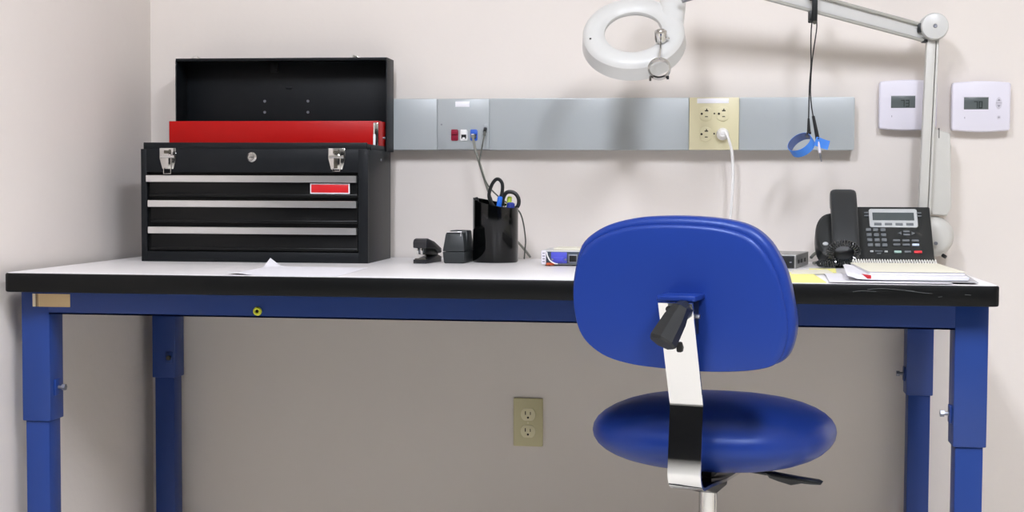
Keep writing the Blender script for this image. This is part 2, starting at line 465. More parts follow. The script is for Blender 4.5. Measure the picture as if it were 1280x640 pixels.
def jack(x, z, m, hood):
    q = MB(); w, h = .0085, .0125
    q.prism(rrect(x-w, x+w, z-h, z+h, .003, 3), RYF-.0035, RYF, m, 'y', .0008)
    q.box((x-.0058, RYF-.0038, z-.0075), (x+.0058, RYF-.003, z+.002), 'black_hole' if hood != 'red' else m)
    q.prism(rrect(x-w+.001, x+w-.001, z+.002, z+h+.001, .002, 3), RYF-.008, RYF, m, 'y', .001)
    if hood == 'white': q.box((x-.003, RYF-.006, z-.0095), (x+.003, RYF-.003, z-.0045), m, .0006)
    obj('network_jack', q, dp, label={'red': 'dark red jack', 'white': 'white jack', 'blue': 'blue jack'}[hood])
jack(.7560, 1.1065, 'jack_red', 'red'); jack(.7775, 1.1060, 'jack_white', 'white'); jack(.8012, 1.1065, 'jack_blue', 'blue')
q = MB(); q.cyl((.8285, RYF-.001, 1.122), (.8285, RYF-.008, 1.122), .004, 'zinc', seg=12); q.box((.8225, RYF-.0015, 1.118), (.8345, RYF, 1.133), 'raceway_grey', .0008)
obj('coaxial_socket', q, dp, label='bright threaded socket')

def receptacle(x, z, parent, turned=True, r=.0165):
    """ivory outlet face with its three slots"""
    q = MB(); pts = []
    for kk in range(40):
        a = 2*PI*kk/40
        px, pz = r*math.cos(a), r*math.sin(a)
        if turned: px = max(-r*.8, min(r*.8, px))
        else: pz = max(-r*.84, min(r*.84, pz))
        pts.append((x+px, z+pz))
    y = parent['face']
    q.prism(pts, y-.0022, y, 'ivory_plastic', 'y', .0006)
    ys, ye = y-.0025, y-.0018
    if turned:
        q.box((x-.002, ys, z+.0055), (x+.006, ye, z+.0082), 'slot_dark'); q.box((x+.001, ys, z+.0065), (x+.0034, ye, z+.0115), 'slot_dark')
        q.box((x-.0015, ys, z-.0075), (x+.005, ye, z-.0055), 'slot_dark'); q.cyl((x-.0088, ys, z), (x-.0088, ye, z), .0026, 'slot_dark', seg=12)
    else:
        q.box((x-.0072, ys, z-.001), (x-.0050, ye, z+.0075), 'slot_dark'); q.box((x+.0048, ys, z-.001), (x+.0066, ye, z+.006), 'slot_dark')
        q.cyl((x, ys, z-.0075), (x, ye, z-.0075), .0026, 'slot_dark', seg=12)
    return q
b = MB(); b.box((1.2972, RYF+.004, RZ0), (1.4088, RYF-.0045, RZ1+.0004), 'ivory_plastic', .0015)
op = obj('outlet_plate', b, t, label='square ivory plate with four outlets'); op['face'] = RYF-.0045
b = MB(); b.box((1.3145, RYF-.0055, 1.1782), (1.3855, RYF-.0045, 1.1893), 'white_sticker', .0003); obj('name_strip', b, op, label='blank white strip')
for x, z in ((1.3340, 1.1545), (1.3725, 1.1545), (1.3340, 1.1085), (1.3725, 1.1085)):
    obj('receptacle', receptacle(x, z, op), op)
for z in (1.155, 1.1095): obj('screw', MB().cyl((1.3535, RYF-.0055, z), (1.3535, RYF-.004, z), .002, 'slot_dark', seg=8), op)
del op['face']

# low duplex outlet under the bench
t = thing('wall_outlet', 'ivory duplex outlet low on the wall under the workbench', 'outlet', (.9265, 0, .4335))
b = MB(); b.prism(rrect(.8915, .9615, .3763, .4907, .003, 3), -.006, 0, 'ivory_dark', 'y', .002); pl = obj('cover_plate', b, t); pl['face'] = -.0055
for z in (.4525, .4125):
    obj('receptacle', receptacle(.9265, z, pl, False, .0175), pl)
b = MB(); b.cyl((.9265, -.0072, .4325), (.9265, -.005, .4325), .0022, 'ivory_plastic', seg=10); obj('screw', b, pl); del pl['face']

# ------------------------------------------------------------------ thermostats
SEG = {'7': 'abc', '3': 'abgcd', '0': 'abcdef'}
def thermostat(x0, z0, digits, label):
    w, h, dpt = .1262, .1130, .028
    t = thing('thermostat', label, 'thermostat', (x0+w/2, 0, z0+h/2), 0, 'white thermostats')
    pts = []
    n = 12
    for k in range(n+1): u = k/n; pts.append((x0+.003+u*(w-.006), z0+.0035*(1-math.sin(PI*u))))
    for k in range(n+1): u = 1-k/n; pts.append((x0+.003+u*(w-.006), z0+h-.0035*(1-math.sin(PI*u))))
    pts = pts[:n+1] + [(x0+w, z0+.008), (x0+w, z0+h-.008)] + pts[n+1:] + [(x0, z0+h-.008), (x0, z0+.008)]
    b = MB(); b.prism(rrect(x0+.003, x0+w-.003, z0+.003, z0+h-.003, .004, 3), -.010, 0, 'white_plastic', 'y', .001)
    b.prism(pts, -dpt, -.008, 'white_plastic', 'y', .004, 3)
    obj('body', b, t)
    lx0, lx1, lz0, lz1 = x0+.0258, x0+.0785, z0+.0500, z0+.0768
    b = MB()
    b.box((lx0, -dpt-.0003, lz0), (lx1, -dpt+.0015, lz1), 'lcd_glass', .0002)
    b.box((lx0-.001, -dpt-.0008, lz1), (lx1+.001, -dpt+.001, lz1+.0012), 'button_grey'); 
    sc_ = obj('display', b, t, label='grey display reading ' + digits)
    b = MB(); dh, dw, th = .0155, .0078, .0018
    for i, ch in enumerate(digits):
        dx, dz = lx0+.0215+i*.0105, lz0+.0025
        S = {'a': (dx, dz+dh-th, dx+dw, dz+dh), 'd': (dx, dz, dx+dw, dz+th), 'g': (dx, dz+dh/2-th/2, dx+dw, dz+dh/2+th/2),
             'b': (dx+dw-th, dz+dh/2, dx+dw, dz+dh), 'c': (dx+dw-th, dz, dx+dw, dz+dh/2), 'f': (dx, dz+dh/2, dx+th, dz+dh), 'e': (dx, dz, dx+th, dz+dh/2)}
        for s in SEG[ch]:
            x, z, X, Z = S[s]; b.box((x, -dpt-.0008, z), (X, -dpt, Z), 'lcd_ink')
    obj('digits', b, sc_)
    bx, bz = x0+.1005, z0+.0640
    b = MB(); pts = [(bx+.0068*math.cos(a)*abs(math.cos(a))**.2, bz+.0135*math.sin(a)) for a in [2*PI*k/32 for k in range(32)]]
    b.prism(pts, -dpt-.0015, -dpt+.001, 'button_grey', 'y', .0006)
    b.box((bx-.0062, -dpt-.002, bz-.0004), (bx+.0062, -dpt-.001, bz+.0004), 'button_ink')
    for s in (1, -1): b.prism([(bx-.0035, bz+s*.0045), (bx+.0035, bz+s*.0045), (bx, bz+s*.0095)], -dpt-.0019, -dpt-.0008, 'button_ink', 'y')
    obj('rocker_button', b, t)
    b = MB(); b.cyl((bx+.0005, -dpt-.0018, bz-.0315), (bx+.0005, -dpt+.001, bz-.0315), .0042, 'button_grey', seg=20); b.cyl((bx+.0005, -dpt-.0022, bz-.0315), (bx+.0005, -dpt-.001, bz-.0315), .0018, 'button_ink', seg=12)
    obj('round_button', b, t)
    b = MB(); b.box((lx0+.0015, -dpt-.0004, z0+.0295), (lx0+.0028, -dpt+.001, z0+.0335), 'button_ink'); obj('indicator', b, t)
thermostat(1.7188, 1.1172, '73', 'white wall thermostat reading 73, partly behind the lamp post')
thermostat(1.8767, 1.1135, '70', 'white wall thermostat reading 70, to the right of the lamp post')

# ------------------------------------------------------------------ magnifier lamp
lamp = thing('magnifier_lamp', 'white swing-arm magnifying lamp reaching over the bench from its corner', 'lamp', (1.825, -.08, TZ))
b = MB()
b.cyl((1.822, -.055, TZ), (1.822, -.055, TZ+.012), .026, 'lamp_arm_white', r1=.022)
b.cyl((1.822, -.055, TZ+.01), (1.826, -.06, TZ+.05), .012, 'lamp_arm_white')
Mk = Matrix.Translation((1.835, -.072, .882)) @ Matrix.Rotation(PI/2, 4, 'X')
b.lathe([(0, .024), (.030, .023), (.038, .018), (.043, .008), (.045, 0), (.045, -.016), (.042, -.022), (0, -.024)], 'lamp_arm_white', Mk, 40)
b.cyl((1.852, -.098, .842), (1.858, -.104, .838), .004, 'black_plastic', seg=10)
b.cyl((1.836, -.104, .868), (1.836, -.110, .868), .004, 'zinc', seg=10)
obj('base', b, lamp)
b = MB()
b.prism([(1.8245, 1.126), (1.8335, 1.126), (1.8360, 1.118), (1.8660, 1.108), (1.8715, .945), (1.8620, .928), (1.8290, .930), (1.8235, .945)], -.088, -.03, 'lamp_arm_white', 'y', .004, 3)
b.box((1.848, -.06, .935), (1.872, -.002, 1.09), 'lamp_arm_white', .004)
b.box((1.8405, -.0885, 1.098), (1.8425, -.08, 1.12), 'lamp_shadow_gap')
obj('wall_bracket', b, lamp)
E0, E1 = Vector((1.8230, -.095, 1.330)), Vector((1.8095, -.095, .895))
dv = (E1-E0); 
def beam(mb, p0, p1, ox0, ox1, oy0, oy1, m, bev=.001):
    """box along p0->p1; ox across in the picture plane, oy across in depth"""
    p0, p1 = Vector(p0), Vector(p1); d = (p1-p0); L = d.length; z = d.normalized()
    y = Vector((0, 1, 0)); y = (y - z*y.dot(z)).normalized(); x = y.cross(z)
    T = Matrix(((x.x, y.x, z.x, p0.x), (x.y, y.y, z.y, p0.y), (x.z, y.z, z.z, p0.z), (0, 0, 0, 1)))
    mb.box((ox0, oy0, 0), (ox1, oy1, L), m, bev, 2, T)
b = MB()
beam(b, E1, E0, -.0125, .0065, -.012, .012, 'lamp_arm_white', .002)
beam(b, E1, E0, .0060, .0082, -.006, .010, 'lamp_shadow_gap', 0)
beam(b, E1, E0, .0080, .0135, -.012, .012, 'lamp_arm_white', .002)
obj('lower_arm', b, lamp)
b = MB(); Me = Matrix.Translation((1.8241, -.1, 1.3382)) @ Matrix.Rotation(PI/2, 4, 'X')
b.lathe([(0, .026), (.024, .026), (.0275, .0245), (.029, .020), (.029, .008), (.0275, .008), (.0275, .004), (.0305, .004), (.0305, -.020), (.027, -.022), (0, -.022)], 'lamp_white', Me, 48)
b.lathe([(0, .0285), (.0035, .0285), (.0045, .026)], 'zinc', Me, 16)
b.box((1.789, -.112, 1.326), (1.799, -.094, 1.346), 'black_plastic', .002)
b.cyl((1.775, -.103, 1.3365), (1.79, -.103, 1.3375), .0032, 'lamp_arm_white', seg=10)
b.box((1.799, -.108, 1.3045), (1.812, -.09, 1.3115), 'black_plastic', .002)
obj('elbow_joint', b, lamp)
A0 = Vector((1.803, -.104, 0)); A1 = Vector((1.270, -.255, 0))
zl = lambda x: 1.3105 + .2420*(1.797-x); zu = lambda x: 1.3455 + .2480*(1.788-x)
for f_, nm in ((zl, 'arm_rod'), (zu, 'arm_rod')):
    b = MB(); b.cyl((A0.x, A0.y, f_(A0.x)), (A1.x, A1.y, f_(A1.x)), .0040, 'lamp_rod_shade_grey', seg=12); obj(nm, b, lamp)
b = MB()
vs = []
for P in (A0, A1):
    for oy in (.004, .016):
        for f_ in (zl, zu):
            vs.append((P.x, P.y+oy, f_(P.x)))
b.add(vs, [(0, 1, 3, 2), (4, 6, 7, 5), (0, 4, 5, 1), (2, 3, 7, 6), (0, 2, 6, 4), (1, 5, 7, 3)], 'lamp_white')
obj('upper_arm', b, lamp)
# head
el, az = math.radians(41), math.radians(0)
nrm = Vector((0, -math.cos(el), math.sin(el)))
HC = Vector((1.1870, -.35, 1.3105))
xh = Vector((1, 0, 0)); yh = nrm.cross(xh)
MH = Matrix(((xh.x, yh.x, nrm.x, HC.x), (xh.y, yh.y, nrm.y, HC.y), (xh.z, yh.z, nrm.z, HC.z), (0, 0, 0, 1)))
b = MB()
b.lathe([(.0940, -.036), (.0660, -.016), (.0605, -.0125), (.0592, -.008), (.0600, -.003), (.0660, .002), (.0740, .005), (.0830, .0055), (.0920, .0045), (.0985, .0015), (.1025, -.0025), (.1050, -.0065), (.1075, -.034), (.1080, -.037), (.1050, -.039), (.098, -.039)], 'lamp_white', MH, 72, close=True)
b.box((-.0890, -.029, .004), (-.0850, -.026, .0062), 'black_plastic', .0005, 2, MH)
head = obj('lamp_head', b, lamp, label='white ring shaped lamp head', angle=22)
b = MB(); b.lathe([(0, -.0060), (.03, -.0068), (.0600, -.0098), (.0600, -.0118), (.03, -.0138), (0, -.0145)], 'clear_glass', MH, 48); obj('lens', b, head, label='clear round lens')
b = MB()
# raised neck on the upper right of the ring
NP = [((.078, .012), .020, .008), ((.076, .028), .026, .013), ((.075, .050), .0285, .0175), ((.076, .075), .0290, .0205), ((.079, .100), .0270, .0215), ((.083, .118), .0210, .019), ((.086, .128), .0120, .012)]
rings = []
for i, ((cx, cy), w, h) in enumerate(NP):
    d = Vector((.12, .993)); s_ = Vector((d.y, -d.x))
    rings.append([MH @ Vector((cx + s_.x*w*math.cos(a_), cy + s_.y*w*math.cos(a_), -.012 + h*math.sin(a_)*1.2)) for a_ in [2*PI*q_/20 for q_ in range(20)]])
b.loft(rings, 'lamp_white')
obj('neck', b, head, angle=60)
b = MB(); p = MH @ Vector((.083, .118, -.008))
b.tube([p, p + Vector((.004, .02, .02)), Vector((1.285, -.262, 1.435)), Vector((1.270, -.252, 1.455))], .009, 'lamp_arm_white', 12)
b.cyl((1.270, -.275, 1.458), (1.270, -.235, 1.458), .024, 'lamp_white', seg=32)
obj('swivel_joint', b, lamp)
obj('swivel_pin', MB().cyl((1.285, -.335, 1.374), (1.318, -.332, 1.383), .006, 'zinc', seg=14), head)
# clip-on loupe
kc = MH @ Vector((.0580, -.0360, .006))
Mk = Matrix.Translation(kc) @ Matrix.Rotation(math.radians(28), 4, 'X')
b = MB(); b.lathe([(0, .018), (.004, .018), (.0055, .020), (.0095, .022), (.0125, .020), (.0130, .016), (.0130, .004), (.0115, -.002), (0, -.002)], 'chrome', Mk, 28)
b.cyl((kc.x+.010, kc.y-.008, kc.z+.004), (kc.x+.018, kc.y-.009, kc.z+.003), .002, 'chrome', seg=8)
kn = obj('clamp_knob', b, head, label='chrome clamp knob')
q0 = kc + Vector((0, -.010, -.006)); q1 = Vector((1.2452, -.440, 1.2460))
b = MB(); b.cyl(q0, q1, .0022, 'chrome', seg=10)
lc = Vector((1.2450, -.4410, 1.2245))
ML = Matrix.Translation(lc) @ Matrix.Rotation(math.radians(70), 4, 'X')
b.lathe([(.0195, -.007), (.0225, -.006), (.0235, 0), (.0225, .006), (.0195, .007), (.0190, 0)], 'chrome', ML, 36, close=True)
b.box((lc.x-.020, lc.y-.004, lc.z-.024), (lc.x-.0155, lc.y+.005, lc.z-.014), 'dark_steel', .001); b.box((lc.x+.0145, lc.y-.004, lc.z-.021), (lc.x+.0195, lc.y+.005, lc.z-.014), 'black_plastic', .001)
lo = obj('loupe', b, head, label='small chrome rimmed loupe')
b = MB(); b.lathe([(0, .0008), (.0192, .0006), (.0192, -.0006), (0, -.0008)], 'clear_glass', ML, 32); obj('loupe_lens', b, lo)

# ------------------------------------------------------------------ wrist strap hanging on the lamp arm
ws = thing('wrist_strap', 'blue wrist band on a black cord hanging from the lamp arm', 'wrist strap', (1.562, -.19, 1.08))
yS = -.184
b = MB()
b.box((1.5590, yS-.006, 1.3425), (1.5705, yS+.004, 1.425), 'black_plastic', .002)
b.box((1.5530, yS-.001, 1.3445), (1.5610, yS+.008, 1.3675), 'black_plastic', .002); b.box((1.5530, yS-.001, 1.389), (1.5610, yS+.008, 1.425), 'black_plastic', .002)
b.box((1.5530, yS+.034, 1.345), (1.5705, yS+.040, 1.425), 'black_plastic', .002)
b.box((1.5560, yS-.002, 1.418), (1.5700, yS+.040, 1.425), 'black_plastic', .002)
b.cyl((1.5650, yS-.006, 1.3425), (1.5650, yS+.004, 1.3425), .0045, 'dark_steel', seg=14)
obj('hook', b, ws)
b = MB()
b.tube([(1.5595, yS, 1.344), (1.5580, yS, 1.325), (1.5578, yS, 1.29), (1.5585, yS, 1.25), (1.5560, yS, 1.21), (1.5555, yS, 1.17), (1.5550, yS, 1.135)], .0014, 'black_plastic', 7)
b.tube([(1.5695, yS, 1.344), (1.5690, yS, 1.325), (1.5630, yS-.002, 1.28), (1.5600, yS-.003, 1.25), (1.5580, yS-.003, 1.20), (1.5605, yS-.003, 1.165), (1.5655, yS-.004, 1.135)], .0014, 'black_plastic', 7)
obj('cord', b, ws)
b = MB(); b.cyl((1.5550, yS, 1.137), (1.5560, yS, 1.108), .0022, 'black_plastic', r1=.0042, seg=12); b.cyl((1.5560, yS, 1.108), (1.5563, yS+.001, 1.104), .0052, 'black_plastic', seg=14)
obj('snap_boot', b, ws)
b = MB(); b.cyl((1.5645, yS-.004, 1.142), (1.5745, yS-.006, 1.092), .0032, 'black_plastic', r1=.0046, seg=12)
b.cyl((1.5742, yS-.006, 1.0935), (1.5795, yS-.006, 1.063), .0032, 'white_plastic', r1=.0028, seg=12); b.cyl((1.5795, yS-.006, 1.063), (1.5815, yS-.006, 1.052), .0022, 'zinc', seg=10); b.cyl((1.5815, yS-.006, 1.052), (1.5828, yS-.006, 1.044), .0014, 'zinc', seg=10)
obj('plug', b, ws, label='black and white banana plug')
# the band: a ring of webbing, tilted to show its inside
Mb = Matrix.Translation((1.5400, -.188, 1.0800)) @ Matrix.Rotation(math.radians(-14), 4, 'Y') @ Matrix.Rotation(math.radians(-28), 4, 'Z') @ Matrix.Rotation(math.radians(40), 4, 'X')
b = MB(); ro, n = (.0275, .0275), 48
rings = []
for k in range(n+1):
    a_ = 2*PI*k/n
    cx, sy = math.cos(a_), math.sin(a_)
    rings.append([Mb @ Vector((ro[0]*cx*s, ro[1]*sy*s, h)) for s, h in ((1, -.0098), (1, .0098), (.965, .0098), (.965, -.0098))])
for j, m in ((0, 'band_blue'), (1, 'band_blue'), (2, 'band_inner'), (3, 'band_blue')):
    b.loft([[r[j], r[(j+1) % 4]] for r in rings], m, False, False)
obj('band', b, ws)
b = MB()
p0 = Vector((1.5690, -.196, 1.0880)); tail = [p0, Vector((1.578, -.192, 1.0855)), Vector((1.589, -.188, 1.0815)), Vector((1.5985, -.186, 1.0790))]
r_ = []
for p in spline(tail, 5): r_.append([p + Vector((.0025, 0, .0095)), p + Vector((-.0025, 0, -.0095)), p + Vector((-.0025, .0016, -.0095)), p + Vector((.0025, .0016, .0095))])
b.loft(r_, 'band_blue'); obj('band_end', b, ws)
b = MB(); q = Mb @ Vector((.010, ro[1]*.9, 0)); b.cyl(q, Mb @ Vector((.0096, ro[1]*.82, 0)), .0036, 'zinc', seg=14); obj('snap', b, ws, label='round metal snap')

# ------------------------------------------------------------------ cords
b = MB(); 
t = thing('network_cable', 'grey network cable from the blue jack down behind the pen cup', 'cable', (.8044, -.06, 1.10))
obj('plug', MB().box((.7965, RYF-.020, 1.100), (.8055, RYF-.003, 1.1085), 'cable_grey', .001).box((.7985, RYF-.022, 1.1065), (.8035, RYF-.012, 1.1095), 'white_plastic', .0005), t)
obj('cord', MB().tube([(.801, RYF-.020, 1.1035), (.8045, -.068, 1.0950), (.8105, -.071, 1.068), (.8203, -.072, 1.0396), (.837, -.078, .990), (.8600, -.080, .930), (.885, -.070, .885), (.909, -.055, .858), (.925, -.035, .836), (.9315, -.022, .8245)], .0028, 'cable_grey', 8), t)
t = thing('coaxial_cable', 'thin dark cable from the right end of the jack plate to the bench', 'cable', (.8285, -.06, 1.118))
obj('plug', MB().cyl((.8285, RYF-.006, 1.121), (.8288, RYF-.016, 1.114), .0042, 'black_plastic', seg=12).cyl((.8288, RYF-.016, 1.114), (.8285, RYF-.020, 1.106), .0034, 'cable_dark', seg=12), t)
obj('cord', MB().tube([(.8287, RYF-.019, 1.108), (.8270, -.068, 1.090), (.8225, -.073, 1.062), (.8215, -.082, 1.040), (.8345, -.090, 1.005), (.8519, -.090, .979), (.8800, -.088, .955), (.9080, -.086, .938), (.9210, -.084, .915), (.9283, -.082, .870), (.9270, -.08, .8420), (.9255, -.08, .8222)], .0017, 'cable_dark', 8), t)
t = thing('power_cord', 'white power cord plugged into the ivory raceway outlet', 'power cord', (1.3725, -.06, 1.1085))
pp = MB(); y0 = RYF-.0067
pp.lathe([(0, .022), (.006, .022), (.0085, .019), (.0125, .012), (.0140, .004), (.0140, 0), (0, 0)], 'cable_white', Matrix.Translation((1.3725, y0, 1.1085)) @ Matrix.Rotation(PI/2, 4, 'X'), 24)
pp.box((1.366, y0-.024, 1.1055), (1.382, y0-.012, 1.1185), 'cable_white', .004, 3)
obj('plug', pp, t)
obj('cord', MB().tube([(1.3740, y0-.020, 1.112), (1.3800, y0-.024, 1.1105), (1.3870, -.070, 1.093), (1.3935, -.062, 1.068), (1.3962, -.058, 1.030), (1.3964, -.056, .996), (1.3940, -.054, .950), (1.3900, -.052, .900), (1.3860, -.055, .850), (1.3900, -.065, .8250), (1.4150, -.10, .8236)], .0032, 'cable_white', 8), t)

# ------------------------------------------------------------------ stapler
t = thing('stapler', 'small black stapler on the bench between tool box and tape dispenser', 'stapler', (.727, -.24, TZ))
SX = Matrix.Translation((.7255, -.2900, TZ)) @ Matrix.Rotation(math.radians(-7), 4, 'Z')   # x across, y back
def S(mb_pts): return mb_pts
b = MB(); b.prism([(-.0005, 0), (.105, 0), (.105, .012), (.085, .016), (.03, .010), (-.0005, .0085)], -.0155, .0155, 'stapler_black', 'x', .0015, 2, SX)
obj('base', b, t)
b = MB(); b.box((-.0125, .0005, .0078), (.0125, .014, .0110), 'dark_steel', .0008, 2, SX); obj('anvil', b, t, label='grey steel anvil')
b = MB(); b.prism([(.012, .020), (.100, .012), (.102, .024), (.095, .035), (.012, .034)], -.009, .009, 'black_plastic', 'x', .001, 2, SX)
obj('magazine', b, t)
b = MB(); b.prism([(-.002, .034), (-.003, .046), (.002, .0525), (.012, .0545), (.055, .047), (.104, .031), (.106, .020), (.098, .019), (.06, .031), (.014, .033)], -.0158, .0158, 'stapler_black', 'x', .003, 3, SX)
obj('top_cover', b, t)
b = MB(); b.box((-.008, .0005, .020), (-.0035, .006, .036), 'chrome', .0008, 2, SX); b.box((.0005, .0005, .020), (.006, .006, .036), 'chrome', .0008, 2, SX); b.box((-.0085, .004, .022), (.0065, .012, .036), 'zinc', .0008, 2, SX)
obj('striker', b, t, label='bright steel striker')

# ------------------------------------------------------------------ tape dispenser
t = thing('tape_dispenser', 'black tape dispenser seen end-on, left of the pen cup', 'tape dispenser', (.795, -.22, TZ))
TD = Matrix.Translation((.7960, -.2690, TZ)) @ Matrix.Rotation(math.radians(-4), 4, 'Z')
b = MB()
def ring_td(y, hw_b, z0, hw_t, z1): return [TD @ Vector(p) for p in ((-hw_b, y, z0), (hw_b, y, z0), (hw_t, y, z1), (-hw_t, y, z1))]
def tdbox(mb, prof, m, bev):
    """prof: list of (z, halfwidth, yfront, yback)"""
    bb = bmesh.new(); rows = []
    for z, hw, yf, yb in prof:
        rows.append([bb.verts.new(p) for p in ((-hw, yf, z), (hw, yf, z), (hw*.86, yb, z), (-hw*.86, yb, z))])
    bb.faces.new(rows[0][::-1]); bb.faces.new(rows[-1])
    for i in range(len(rows)-1):
        for j in range(4):
            kx = (j+1) % 4; bb.faces.new((rows[i][j], rows[i][kx], rows[i+1][kx], rows[i+1][j]))
    bmesh.ops.recalc_face_normals(bb, faces=bb.faces[:])
    bmesh.ops.bevel(bb, geom=bb.edges[:], offset=bev, segments=2, profile=.5, affect='EDGES')
    mb.bm(bb, m, TD)
tdbox(b, [(0, .0215, .002, .105), (.003, .0225, .0, .107), (.0255, .0245, -.003, .11)], 'dispenser_black', .0012)
obj('base', b, t)
b = MB(); tdbox(b, [(.0265, .0245, -.003, .108), (.064, .0195, .004, .060), (.0675, .0180, .008, .056)], 'dispenser_black', .0015)
tdbox(b, [(.03, .0225, .030, .107), (.071, .0200, .040, .092)], 'dispenser_black', .003)
obj('housing', b, t)
b = MB(); b.box((-.016, .004, .0670), (.0165, .012, .0695), 'brushed_aluminium', .0006, 2, TD); b.box((.0135, .003, .059), (.0165, .008, .0690), 'brushed_aluminium', .0006, 2, TD)
obj('cutter_blade', b, t, label='bright metal cutter edge')

# ------------------------------------------------------------------ pen cup and what stands in it
CX, CY, CR = .8745, -.183, .0505
cup = thing('pen_cup', 'glossy black pen cup holding scissors and pens', 'pen cup', (CX, CY, TZ))
b = MB(); n = 64; rings = []
def rim(a_): return .1435 - .0210*(1+math.cos(a_))*.5 - (.006 if math.sin(a_) < -.3 else 0)*abs(math.sin(a_))
for r, zf in ((CR-.002, lambda a_: 0), (CR, lambda a_: .003), (CR, lambda a_: rim(a_)-.001), (CR-.001, rim), (CR-.0025, lambda a_: rim(a_)-.001), (CR-.003, lambda a_: .004)):
    rings.append([Vector((CX+r*math.cos(2*PI*k/n), CY+r*math.sin(2*PI*k/n), TZ+zf(2*PI*k/n))) for k in range(n)])
b.loft(rings, 'gloss_black')
obj('cup', b, cup)

scis = thing('scissors', 'black handled scissors standing handles up in the pen cup', 'scissors', (.888, -.180, TZ+.006))
b = MB(); b.tube([(.8850, -.186, .930), (.8700, -.186, .945), (.8600, -.185, .965), (.8645, -.184, .988), (.8740, -.184, 1.0025), (.8830, -.184, 1.0030), (.8895, -.184, .993), (.8890, -.184, .975), (.8830, -.185, .953), (.8850, -.186, .935)], .0040, 'black_plastic', 10); obj('handle', b, scis)
b = MB(); b.tube([(.8900, -.176, .935), (.8900, -.176, .960), (.8970, -.176, .9735), (.9080, -.176, .9760), (.9190, -.176, .971), (.9255, -.176, .9590), (.9240, -.176, .946), (.9150, -.176, .937), (.9000, -.176, .932)], .0045, 'black_plastic', 10); obj('handle', b, scis)
b = MB(); b.prism([(.884, .945), (.894, .945), (.897, .90), (.893, .829), (.889, .828), (.884, .90)], -.1845, -.1825, 'chrome', 'y', .0004); obj('blade', b, scis)
b = MB(); b.prism([(.886, .945), (.900, .945), (.898, .90), (.892, .829), (.888, .828), (.885, .90)], -.1805, -.1785, 'chrome', 'y', .0004); obj('blade', b, scis)
b = MB(); b.cyl((.8905, -.187, .915), (.8905, -.176, .915), .004, 'zinc', seg=14); obj('pivot', b, scis)
def pen(name, p0, p1, r, m, capm, label, cat='pen'):
    t = thing(name, label, cat, p0)
    p0, p1 = Vector(p0), Vector(p1); d = (p1-p0); c = p0 + d*.70
    obj('barrel', MB().cyl(p0+d*.06, c, r, m, seg=14).cyl(p0, p0+d*.06, r*.25, m, r1=r, seg=14), t)
    cp = MB().cyl(c, p1-d*.02, r*1.15, capm, seg=14).cyl(p1-d*.02, p1, r*1.15, capm, r1=r*.7, seg=14)
    obj('cap', cp, t)
    s = Vector((0, -1, 0))*(r*1.35)
    cl = MB(); beam(cl, c+d*.08+s, p1-d*.03+s, -.0014, .0014, -.0008, .0008, capm, .0003); obj('clip', cl, t)
pen('marker_pen', (.8700, -.212, TZ+.005), (.8880, -.204, .9660), .0050, 'pen_blue', 'pen_blue', 'bright blue pen leaning in the pen cup inside the scissor loop')
pen('highlighter', (.8850, -.160, TZ+.005), (.9030, -.158, .9660), .0048, 'highlighter', 'highlighter', 'yellow-green highlighter standing in the pen cup behind the scissors', 'marker')
pen('marker_pen', (.9000, -.200, TZ+.005), (.9110, -.197, .9530), .0078, 'pen_navy', 'pen_navy', 'thick dark blue marker in the right side of the pen cup', 'marker')
pen('ballpoint_pen', (.8560, -.190, TZ+.005), (.8330, -.197, .9640), .0042, 'black_plastic', 'black_plastic', 'black pen leaning on the left rim of the pen cup')
pen('ballpoint_pen', (.8780, -.150, TZ+.005), (.8560, -.146, .9650), .0036, 'black_plastic', 'black_plastic', 'thin black pen at the back of the pen cup, left of the scissors')

# ------------------------------------------------------------------ network boxes
t = thing('network_switch', 'slim pale network box with blue port, left of the chair back', 'network device', (1.085, -.25, TZ))
x0, x1, y0, y1, z0, z1 = .9955, 1.185, -.3245, -.19, TZ+.003, TZ+.0335
obj('case', MB().box((x0, y0+.003, z0), (x1, y1, z1), 'device_grey', .002), t)
pn = obj('front_panel', MB().box((x0+.010, y0+.0005, z0+.002), (x1-.004, y0+.005, z1-.003), 'device_panel', .0005), t, label='dark port panel')
obj('serial_port', MB().box((1.0155, y0-.0012, z0+.0035), (1.0490, y0+.002, z1-.004), 'port_blue', .0008).prism([(1.024, z0+.007), (1.041, z0+.007), (1.0435, z0+.0155), (1.0215, z0+.0155)], y0-.0045, y0, 'port_blue', 'y', .0008).cyl((1.0185, y0-.003, z0+.011), (1.0185, y0, z0+.011), .0022, 'zinc', seg=8).cyl((1.0465, y0-.003, z0+.011), (1.0465, y0, z0+.011), .0022, 'zinc', seg=8), pn, label='blue serial port')
obj('network_port', MB().box((1.0525, y0-.001, z0+.0045), (1.0715, y0+.002, z0+.022), 'zinc', .0006).box((1.0545, y0-.0016, z0+.0065), (1.0695, y0, z0+.0195), 'black_hole'), pn)
ec = MB().box((x0-.001, y0-.002, z0), (x0+.0095, y0+.02, z1-.001), 'white_plastic', .0015)
for k in range(4): ec.box((x0+.002, y0-.0026, z0+.005+k*.006), (x0+.007, y0-.0018, z0+.0075+k*.006), 'button_ink')
obj('end_cap', ec, t, label='white end cap')
obj('wire', MB().tube([(x0+.011, y0-.003, z1-.004), (x0+.013, y0-.006, z0+.019), (x0+.019, y0-.008, z0+.009), (x0+.029, y0-.008, z0+.003), (x0+.034, y0-.004, z0+.002)], .0014, 'cable_white', 7), t, label='white wire loop')
obj('tag', MB().box((x0+.010, y0-.003, z0-.001), (x0+.027, y0+.001, z0+.004), 'orange_tag', .0004), t, label='small orange tag')
